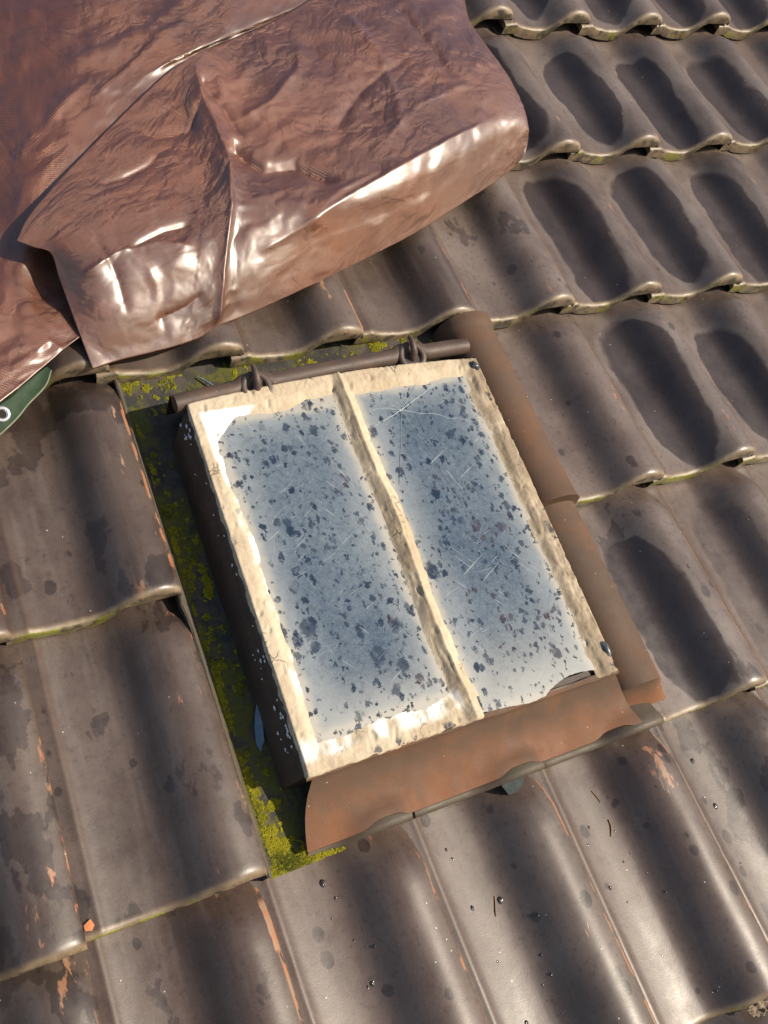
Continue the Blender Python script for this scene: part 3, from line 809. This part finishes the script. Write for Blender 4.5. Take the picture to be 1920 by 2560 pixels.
# ------------------------------------------------------------------ the tarpaulin
A = [[(-0.4851, 0.875, 0.066), (-0.468, 0.8594, 0.07), (-0.4466, 0.8476, 0.068), (-0.4425, 0.8184, 0.052), (-0.4357, 0.7626, 0.032), (-0.4259, 0.6986, 0.004)], [(-0.4507, 0.9264, 0.068), (-0.4233, 0.8965, 0.08), (-0.4099, 0.8348, 0.08), (-0.404, 0.7943, 0.066), (-0.3953, 0.7507, 0.04), (-0.3847, 0.707, 0.004)], [(-0.3413, 1.0427, 0.066), (-0.3326, 0.9576, 0.078), (-0.3214, 0.8746, 0.084), (-0.3248, 0.8097, 0.074), (-0.3211, 0.7671, 0.046), (-0.3152, 0.7154, 0.004)], [(-0.2141, 1.1599, 0.072), (-0.2127, 1.0607, 0.076), (-0.2236, 0.9364, 0.082), (-0.2411, 0.838, 0.078), (-0.2508, 0.7805, 0.048), (-0.2682, 0.7257, 0.004)], [(-0.1527, 1.1976, 0.082), (-0.1706, 1.1106, 0.086), (-0.1653, 0.9708, 0.093), (-0.1873, 0.8793, 0.088), (-0.2205, 0.7968, 0.054), (-0.2418, 0.7398, 0.004)], [(-0.0867, 1.2453, 0.068), (-0.0986, 1.1066, 0.074), (-0.1146, 0.9965, 0.078), (-0.1424, 0.8794, 0.088), (-0.1578, 0.813, 0.056), (-0.1812, 0.756, 0.004)], [(0.0297, 1.303, 0.068), (0.0054, 1.1376, 0.08), (-0.0071, 1.0071, 0.08), (-0.03, 0.8836, 0.092), (-0.013, 0.8503, 0.056), (-0.0435, 0.8042, 0.004)], [(0.1797, 1.403, 0.066), (0.1605, 1.2171, 0.084), (0.1604, 1.0823, 0.088), (0.1381, 0.9445, 0.094), (0.159, 0.9072, 0.054), (0.1295, 0.8674, 0.006)], [(0.3363, 1.5069, 0.06), (0.3268, 1.3044, 0.08), (0.3277, 1.1546, 0.088), (0.3084, 1.0262, 0.09), (0.3325, 0.9889, 0.052), (0.3111, 0.9508, 0.008)], [(0.4522, 1.5412, 0.05), (0.4128, 1.3174, 0.066), (0.4202, 1.1646, 0.078), (0.4128, 1.0563, 0.078), (0.4124, 1.0174, 0.046), (0.3933, 0.9925, 0.01)], [(0.5343, 1.5743, 0.03), (0.4467, 1.3492, 0.036), (0.4492, 1.1661, 0.04), (0.4373, 1.0592, 0.05), (0.4221, 1.0123, 0.034), (0.4013, 0.9966, 0.012)]]
B = [[(-0.7055, 0.5567, 0.03), (-0.6903, 0.6564, 0.03), (-0.659, 0.8678, 0.025), (-0.616, 1.1515, 0.025), (-0.5708, 1.4492, 0.025), (-0.4918, 1.9636, 0.03)], [(-0.553, 0.6524, 0.03), (-0.5439, 0.7253, 0.034), (-0.5262, 0.8751, 0.034), (-0.4903, 1.0954, 0.03), (-0.4486, 1.3846, 0.03), (-0.3668, 1.9876, 0.03)], [(-0.4982, 0.6924, 0.026), (-0.4904, 0.7465, 0.034), (-0.4884, 0.842, 0.03), (-0.4448, 1.0019, 0.05), (-0.3921, 1.319, 0.042), (-0.2841, 2.0035, 0.03)], [(-0.4422, 0.7347, 0.022), (-0.438, 0.7797, 0.02), (-0.4477, 0.848, 0.016), (-0.3803, 1.0314, 0.06), (-0.3189, 1.2694, 0.058), (-0.1569, 2.0099, 0.04)], [(-0.3905, 0.7678, 0.016), (-0.3708, 0.8217, 0.016), (-0.3422, 0.9374, 0.016), (-0.2791, 1.1143, 0.064), (-0.2129, 1.2889, 0.068), (0.0258, 2.0269, 0.05)], [(-0.3173, 0.798, 0.016), (-0.282, 0.8785, 0.016), (-0.2224, 1.0179, 0.016), (-0.1605, 1.2027, 0.062), (-0.0765, 1.3107, 0.078), (0.2873, 2.077, 0.05)], [(-0.2115, 0.8527, 0.016), (-0.1766, 0.9208, 0.016), (-0.0951, 1.0878, 0.016), (-0.0222, 1.2888, 0.052), (0.0984, 1.3985, 0.058), (0.5856, 2.1343, 0.05)], [(-0.0941, 0.8939, 0.016), (-0.0545, 0.9661, 0.016), (0.0363, 1.1396, 0.02), (0.1355, 1.3633, 0.04), (0.2472, 1.4907, 0.04), (0.7988, 2.1932, 0.04)]]
H = [[(-0.6709, 0.5877, 0.029), (-0.6796, 0.5454, 0.016)], [(-0.5534, 0.6515, 0.027), (-0.5614, 0.6162, 0.012)], [(-0.5203, 0.6758, 0.024), (-0.5184, 0.6544, 0.012)], [(-0.4984, 0.6922, 0.022), (-0.4921, 0.6797, 0.008)], [(-0.4858, 0.7017, 0.02), (-0.4801, 0.7015, 0.01)]]
def cr(p0, p1, p2, p3, t):
    return 0.5 * ((2 * p1) + (p2 - p0) * t + (2 * p0 - 5 * p1 + 4 * p2 - p3) * t * t + (3 * p1 - p0 - 3 * p2 + p3) * t ** 3)
def resample(pts, n):
    pts = [Vector(p) for p in pts]; out = []
    m_ = len(pts) - 1
    for k in range(n):
        s = m_ * k / (n - 1); i = min(int(s), m_ - 1); t = s - i
        p0 = pts[i - 1] if i else pts[0] * 2 - pts[1]
        p3 = pts[i + 2] if i + 2 <= m_ else pts[m_] * 2 - pts[m_ - 1]
        out.append(cr(p0, pts[i], pts[i + 1], p3, t))
    return out
def loft(ctrl, ns, nt):
    cols = [resample(c, nt) for c in ctrl]
    return [list(r) for r in zip(*[resample([c[j] for c in cols], ns) for j in range(nt)])]   # [ns][nt]
def seg_dist(p, line):
    best = 1e9; side = 1; pos = 0
    for i in range(len(line) - 1):
        a, b = Vector(line[i]), Vector(line[i + 1]); ab = b - a
        t = max(0, min(1, (p - a).dot(ab) / ab.length_squared))
        q = a + ab * t; d = (p - q).length
        if d < best: best = d; side = 1 if ab.x * (p.y - q.y) - ab.y * (p.x - q.x) > 0 else -1; pos = (i + t) / (len(line) - 1)
    return best, side, pos
CREASES = [
    ([(-0.149, 1.20), (-0.166, 1.11), (-0.163, 0.968), (-0.186, 0.881), (-0.219, 0.80), (-0.240, 0.742), (-0.244, 0.70)], 0.012, 0.013, 0.6),
    ([(-0.30, 1.07), (-0.24, 1.04), (-0.20, 1.05), (-0.165, 1.10)], 0.016, -0.007, 0.3),
    ([(-0.42, 0.80), (-0.36, 0.83), (-0.30, 0.84), (-0.25, 0.83)], 0.012, 0.006, 0.5),
    ([(-0.11, 1.07), (-0.05, 1.10), (0.02, 1.17), (0.05, 1.25)], 0.018, 0.008, 0.5),
    ([(0.16, 1.30), (0.18, 1.20), (0.17, 1.08), (0.14, 1.0)], 0.014, 0.006, 0.5),
    ([(0.27, 1.35), (0.29, 1.22), (0.30, 1.12)], 0.014, -0.006, 0.5),
    ([(-0.10, 0.84), (0.0, 0.885), (0.10, 0.93), (0.22, 0.985), (0.34, 1.04)], 0.010, 0.006, 0.5),  # (line in the roof plane, width, depth, lopsidedness)
    ([(-0.1393, 1.0286), (-0.1216, 0.9899), (-0.1024, 0.968), (-0.0522, 0.9702), (-0.0169, 0.9375), (0.0065, 0.9149)], 0.018, -0.017, 0.6),
    ([(-0.155, 1.16), (-0.128, 1.09), (-0.118, 1.03)], 0.016, -0.008, 0.4),
    ([(0.02, 1.02), (0.12, 1.12), (0.25, 1.20)], 0.020, -0.006, 0.4),
    ([(0.08, 0.97), (0.20, 1.07), (0.33, 1.12)], 0.016, 0.005, 0.3),
    ([(-0.35, 0.83), (-0.29, 0.86), (-0.24, 0.87)], 0.014, -0.006, 0.5),
    ([(-0.33, 0.745), (-0.28, 0.76), (-0.25, 0.775)], 0.010, -0.004, 0.5),
    ([(-0.39, 0.86), (-0.37, 0.80), (-0.365, 0.75)], 0.010, -0.004, 0.4),
    ([(-0.36, 0.955), (-0.32, 0.965), (-0.28, 0.985), (-0.255, 1.01)], 0.014, -0.006, 0.5),
    ([(-0.16, 0.82), (-0.08, 0.85), (0.0, 0.90), (0.09, 0.935)], 0.010, 0.004, 0.3),
    ([(0.05, 1.25), (0.10, 1.15), (0.12, 1.04)], 0.014, -0.005, 0.4)]
def cloth(name, ctrl, ns, nt, mat, amp, creases=(), keep_edge=True, thick=0.0016):
    g = loft(ctrl, ns, nt)
    nrm = [[None] * nt for _ in range(ns)]
    for i in range(ns):
        for j in range(nt):
            du = g[min(i + 1, ns - 1)][j] - g[max(i - 1, 0)][j]; dv = g[i][min(j + 1, nt - 1)] - g[i][max(j - 1, 0)]
            n = du.cross(dv)
            if n.length < 1e-9: n = Vector((0, 0, 1))
            n.normalize()
            if n.z < 0 and abs(n.z) > 0.2: n = -n
            nrm[i][j] = n
    out = []; uv = []
    su = sv = 0
    L = [0.0]
    for j in range(1, nt): L.append(L[-1] + (g[ns // 2][j] - g[ns // 2][j - 1]).length)
    K = [0.0]
    for i in range(1, ns): K.append(K[-1] + (g[i][nt // 3] - g[i - 1][nt // 3]).length)
    for i in range(ns):
        row = []
        for j in range(nt):
            p = g[i][j]; q = Vector((p.x, p.y, p.z * 0.9))
            warp = Vector((fbm(q.x * 5, q.y * 5, 1), fbm(q.x * 5, q.y * 5, 9), 0)) * 0.06
            q2 = q + warp; ax = q2.x * 0.76 + q2.y * 0.65; ay = q2.y * 0.76 - q2.x * 0.65
            fold = 1 - abs(fbm(ax * 6, ay * 15, q2.z * 13, 3)) * 2.0
            fac = noise.voronoi(Vector((ax * 9, ay * 16, q2.z * 15)))[0]
            f3 = noise.voronoi(Vector((ax * 22, ay * 30, q2.z * 30)))[0]
            d = amp * (0.6 * fold + 0.75 * (fac[1] - fac[0]) - 0.9 - 0.55 * fac[0] + 0.5) + amp * 0.25 * (f3[1] - f3[0]) + amp * 0.22 * fbm(ax * 34, ay * 70, q2.z * 50, 4)
            for (ln, wd, dep, lop) in creases:
                dist, side, pos = seg_dist(Vector((p.x, p.y)), [Vector(a) for a in ln])
                if dist < wd * 3:
                    taper = ss(0, 0.12, pos) * ss(1, 0.8, pos) if 0 < pos < 1 else 0
                    x = dist / (wd * ((0.6 if side > 0 else 1.5) if lop > 0.45 else 1.0))
                    d += dep * math.exp(-x * 1.6) * taper
            e = ss(0, 0.06, i / (ns - 1)) * ss(1, 0.97, i / (ns - 1)) if keep_edge else 1
            e2 = ss(0, 0.03, j / (nt - 1)) * ss(1, 0.95, j / (nt - 1)) if keep_edge else 1
            row.append(p + nrm[i][j] * d * (0.25 + 0.75 * e * e2))
            uv.append((K[i], L[j]))
        out.append(row)
    me = grid(name, out, mat, uvs=uv)
    return me, out
tarp = thing('tarpaulin', 'glossy brown tarpaulin folded over on itself across the roof tiles', 'tarpaulin')
me, ga = cloth('folded_layer', A, 260, 170, TARP, 0.0030, CREASES)
bmf = bmesh.new(); bmf.from_mesh(me); bmesh.ops.recalc_face_normals(bmf, faces=bmf.faces); bmf.to_mesh(me); bmf.free()
fo = part('folded_layer', tarp, me)
md = fo.modifiers.new('thickness', 'SOLIDIFY'); md.thickness = 0.0012; md.offset = 0
me, gb = cloth('lower_layer', B, 150, 150, TARP, 0.0034, [([(-0.45, 0.71), (-0.475, 0.735), (-0.50, 0.715)], 0.012, 0.004, 0.3),
    ([(-0.46, 1.03), (-0.40, 1.09), (-0.30, 1.19)], 0.012, 0.006, 0.3), ([(-0.35, 1.20), (-0.2, 1.27), (-0.05, 1.42)], 0.012, 0.008, 0.5),
    ([(-0.33, 1.12), (-0.2, 1.24), (0.02, 1.42)], 0.010, 0.007, 0.5), ([(-0.44, 1.35), (-0.33, 1.33), (-0.2, 1.33)], 0.014, 0.005, 0.3)])
bmf = bmesh.new(); bmf.from_mesh(me); bmesh.ops.recalc_face_normals(bmf, faces=bmf.faces); bmf.to_mesh(me); bmf.free()
lo = part('lower_layer', tarp, me)
md = lo.modifiers.new('thickness', 'SOLIDIFY'); md.thickness = 0.0012; md.offset = 0
# fold of the underside that hangs out below the lower layer, with its eyelet
g = loft(H, 60, 12)
rows = []
for i, r in enumerate(g):
    rr = []
    for j, p in enumerate(r):
        t = j / 11
        rr.append(p + Vector((0, 0, 0.0018 * math.sin(t * math.pi) + 0.0015 * nz(p.x * 30, p.y * 30, 4))))
    rows.append(rr)
hem = part('underside_flap', tarp, grid('underside_flap', rows, TARPG))
hem['label'] = 'dark green underside flap with a metal eyelet'
md = hem.modifiers.new('thickness', 'SOLIDIFY'); md.thickness = 0.0016; md.offset = 0
part('hem_cord', hem, tube('hem_cord', [tuple(r[-1] + Vector((0, 0, 0.0006))) for r in rows], 0.0013, HEMM, 8))
def ring_mesh(name, c, n, r0, r1, h, mat):
    n = n.normalized(); a = n.cross(Vector((0, 1, 0))).normalized(); b = n.cross(a)
    prof = [(r0, -h), (r0, h * 0.5), (r0 + (r1 - r0) * .3, h), (r0 + (r1 - r0) * .7, h), (r1, h * 0.2), (r1, -h)]
    rows = [[tuple(c + (a * math.cos(t) + b * math.sin(t)) * q + n * z) for (q, z) in prof] for t in [2 * math.pi * k / 40 for k in range(40)]]
    return grid(name, rows, mat, closed_v=True)
ec = Vector((-0.5541, 0.6375, 0.0245)); en = Vector((0.05, -0.42, 0.9))
ey = part('eyelet', hem, ring_mesh('eyelet', ec, en, 0.0052, 0.0108, 0.0016, EYELET))
disk = [tuple(ec + (en.normalized().cross(Vector((0, 1, 0))).normalized() * math.cos(t) + en.normalized().cross(en.normalized().cross(Vector((0, 1, 0))).normalized()) * math.sin(t)) * 0.0056) for t in [2 * math.pi * k / 24 for k in range(24)]]
part('eyelet_hole', hem, mesh_from('eyelet_hole', disk, [tuple(range(24))], BATTEN, False))

# ------------------------------------------------------------------ small things lying about
from mathutils.bvhtree import BVHTree
bpy.context.view_layer.update()
_v, _f = [], []
for o in roof.children:
    if -0.5 < o.location.y < 0.05 and -0.85 < o.location.x < 0.3:
        b = len(_v); mb = o.matrix_basis
        _v += [mb @ v.co for v in o.data.vertices]
        _f += [tuple(b + i for i in p.vertices) for p in o.data.polygons]
TOP = BVHTree.FromPolygons(_v, _f)
def roof_w(u, v):
    """height of the tile surface at u, v"""
    h = TOP.ray_cast(Vector((u, v, 0.2)), Vector((0, 0, -1)))
    return h[0].z if h[0] is not None else -0.03
def slab(name, outline, w, th, mat, tilt=(0, 0)):
    n = len(outline); c = Vector((sum(p[0] for p in outline) / n, sum(p[1] for p in outline) / n, w))
    vs = []
    for z in (th, 0):
        for p in outline: vs.append((p[0] - c.x, p[1] - c.y, z + (p[0] - c.x) * tilt[0] + (p[1] - c.y) * tilt[1]))
    vs.append((0, 0, th * 1.15))
    fs = [(k, (k + 1) % n, 2 * n) for k in range(n)] + [(k, n + k, n + (k + 1) % n, (k + 1) % n) for k in range(n)] + [tuple(range(2 * n - 1, n - 1, -1))]
    return c, mesh_from(name, vs, fs, mat, False)
c, me = slab('glass_shard', [(-0.3415, 0.1985), (-0.3475, 0.186), (-0.3535, 0.168), (-0.3565, 0.151), (-0.3545, 0.1395), (-0.3465, 0.1515), (-0.3425, 0.169), (-0.3405, 0.184)], -0.0325, 0.0022, SLATE, (0.25, 0.0))
thing('glass_shard', 'blue grey curved glass shard lying in the mossy gutter beside the window frame', 'glass shard', c, None, me)
c, me = slab('slate_piece', [(-0.066, 0.000), (-0.0575, -0.013), (-0.044, -0.0135), (-0.036, -0.006), (-0.030, 0.009), (-0.048, 0.014)], -0.0285, 0.004, DARKSLATE, (0.15, 0.75))
thing('slate_piece', 'dark broken slate wedged under the front flange of the window', 'slate', c, None, me)
c, me = slab('clay_crumb', [(-0.597, 0.020), (-0.589, 0.024), (-0.586, 0.017), (-0.590, 0.012), (-0.597, 0.014)], roof_w(-0.591, 0.017) - 0.0008, 0.004, CLAY)
thing('clay_crumb', 'orange clay crumb stuck in the joint left of the large damp tile', 'clay crumb', c, None, me)
c, me = slab('straw', [(-0.2735, 0.6905), (-0.2715, 0.6915), (-0.2550, 0.6720), (-0.2565, 0.6710)], -0.0455, 0.0022, SLATE, (0.1, 0))
thing('glass_splinter', 'thin pale glass splinter on the moss above the hinge rail', 'glass splinter', c, None, me)
def needle(label, pts, rad=0.0010):
    c = Vector(pts[0])
    thing('dry_needle', label, 'needle', c, None, tube('dry_needle', [tuple(Vector(p) - c) for p in pts], [rad * 0.7, rad, rad, rad * .5], NEEDLE, 6))
def on(u, v, dz=0.0007): return (u, v, roof_w(u, v) + dz)
needle('short curved dry needle on the tile under the right end of the window', [on(0.079, -0.090), on(0.0785, -0.098), on(0.0755, -0.105), on(0.071, -0.111)], 0.0012)
needle('reddish dry needle lying along the pan of the middle front tile', [on(-0.119, -0.121), on(-0.122, -0.129), on(-0.126, -0.137), on(-0.128, -0.143)])
needle('fine dry needle close below the slate piece and the flange lip', [on(0.074, -0.048), on(0.0765, -0.054), on(0.0785, -0.060), on(0.079, -0.066)], 0.0008)
# crumpled dry leaf in the bottom right corner
rows = []
for i in range(15):
    row = []
    for j in range(15):
        a, b = (i - 7) / 7, (j - 7) / 7
        k = math.sqrt(max(0.0, 1 - 0.7 * a * a)) * (1 + 0.25 * math.sin(i * 1.9))
        row.append((a * 0.016, b * 0.010 * k, 0.006 + 0.007 * fbm(a * 2.4, b * 2.4, 3) + 0.003 * abs(b)))
    rows.append(row)
lf = thing('dry_leaf', 'crumpled dry leaf under the tile edge in the bottom right corner', 'leaf', (0.150, -0.3600, -0.022), None, grid('dry_leaf', rows, LEAFM))
# rain drops standing on the tiles below the window
def drop_mesh():
    rows = []
    for i in range(6):
        t = (math.pi / 2) * i / 5
        rows.append([(math.cos(t) * math.cos(a), math.cos(t) * math.sin(a), 0.42 * math.sin(t)) for a in [2 * math.pi * k / 12 for k in range(12)]])
    return grid('water_drop', rows, DROPM, closed_u=True)
DM = drop_mesh(); rd = random.Random(21); n = 0
while n < 42:
    u, v = rd.uniform(-0.35, 0.28), rd.uniform(-0.34, -0.03)
    x = u % TW
    if not 0.03 < x < 0.12: continue
    o = thing('water_drop', 'dark bead of water standing in a tile pan below the window', 'water drop', on(u, v, -0.0003), 'beads of water on the front tiles', DM)
    s = rd.choice([0.0012, 0.0015, 0.0018, 0.0022, 0.0030, 0.0042])
    o.scale = (s, s * rd.uniform(1, 1.35), s); n += 1
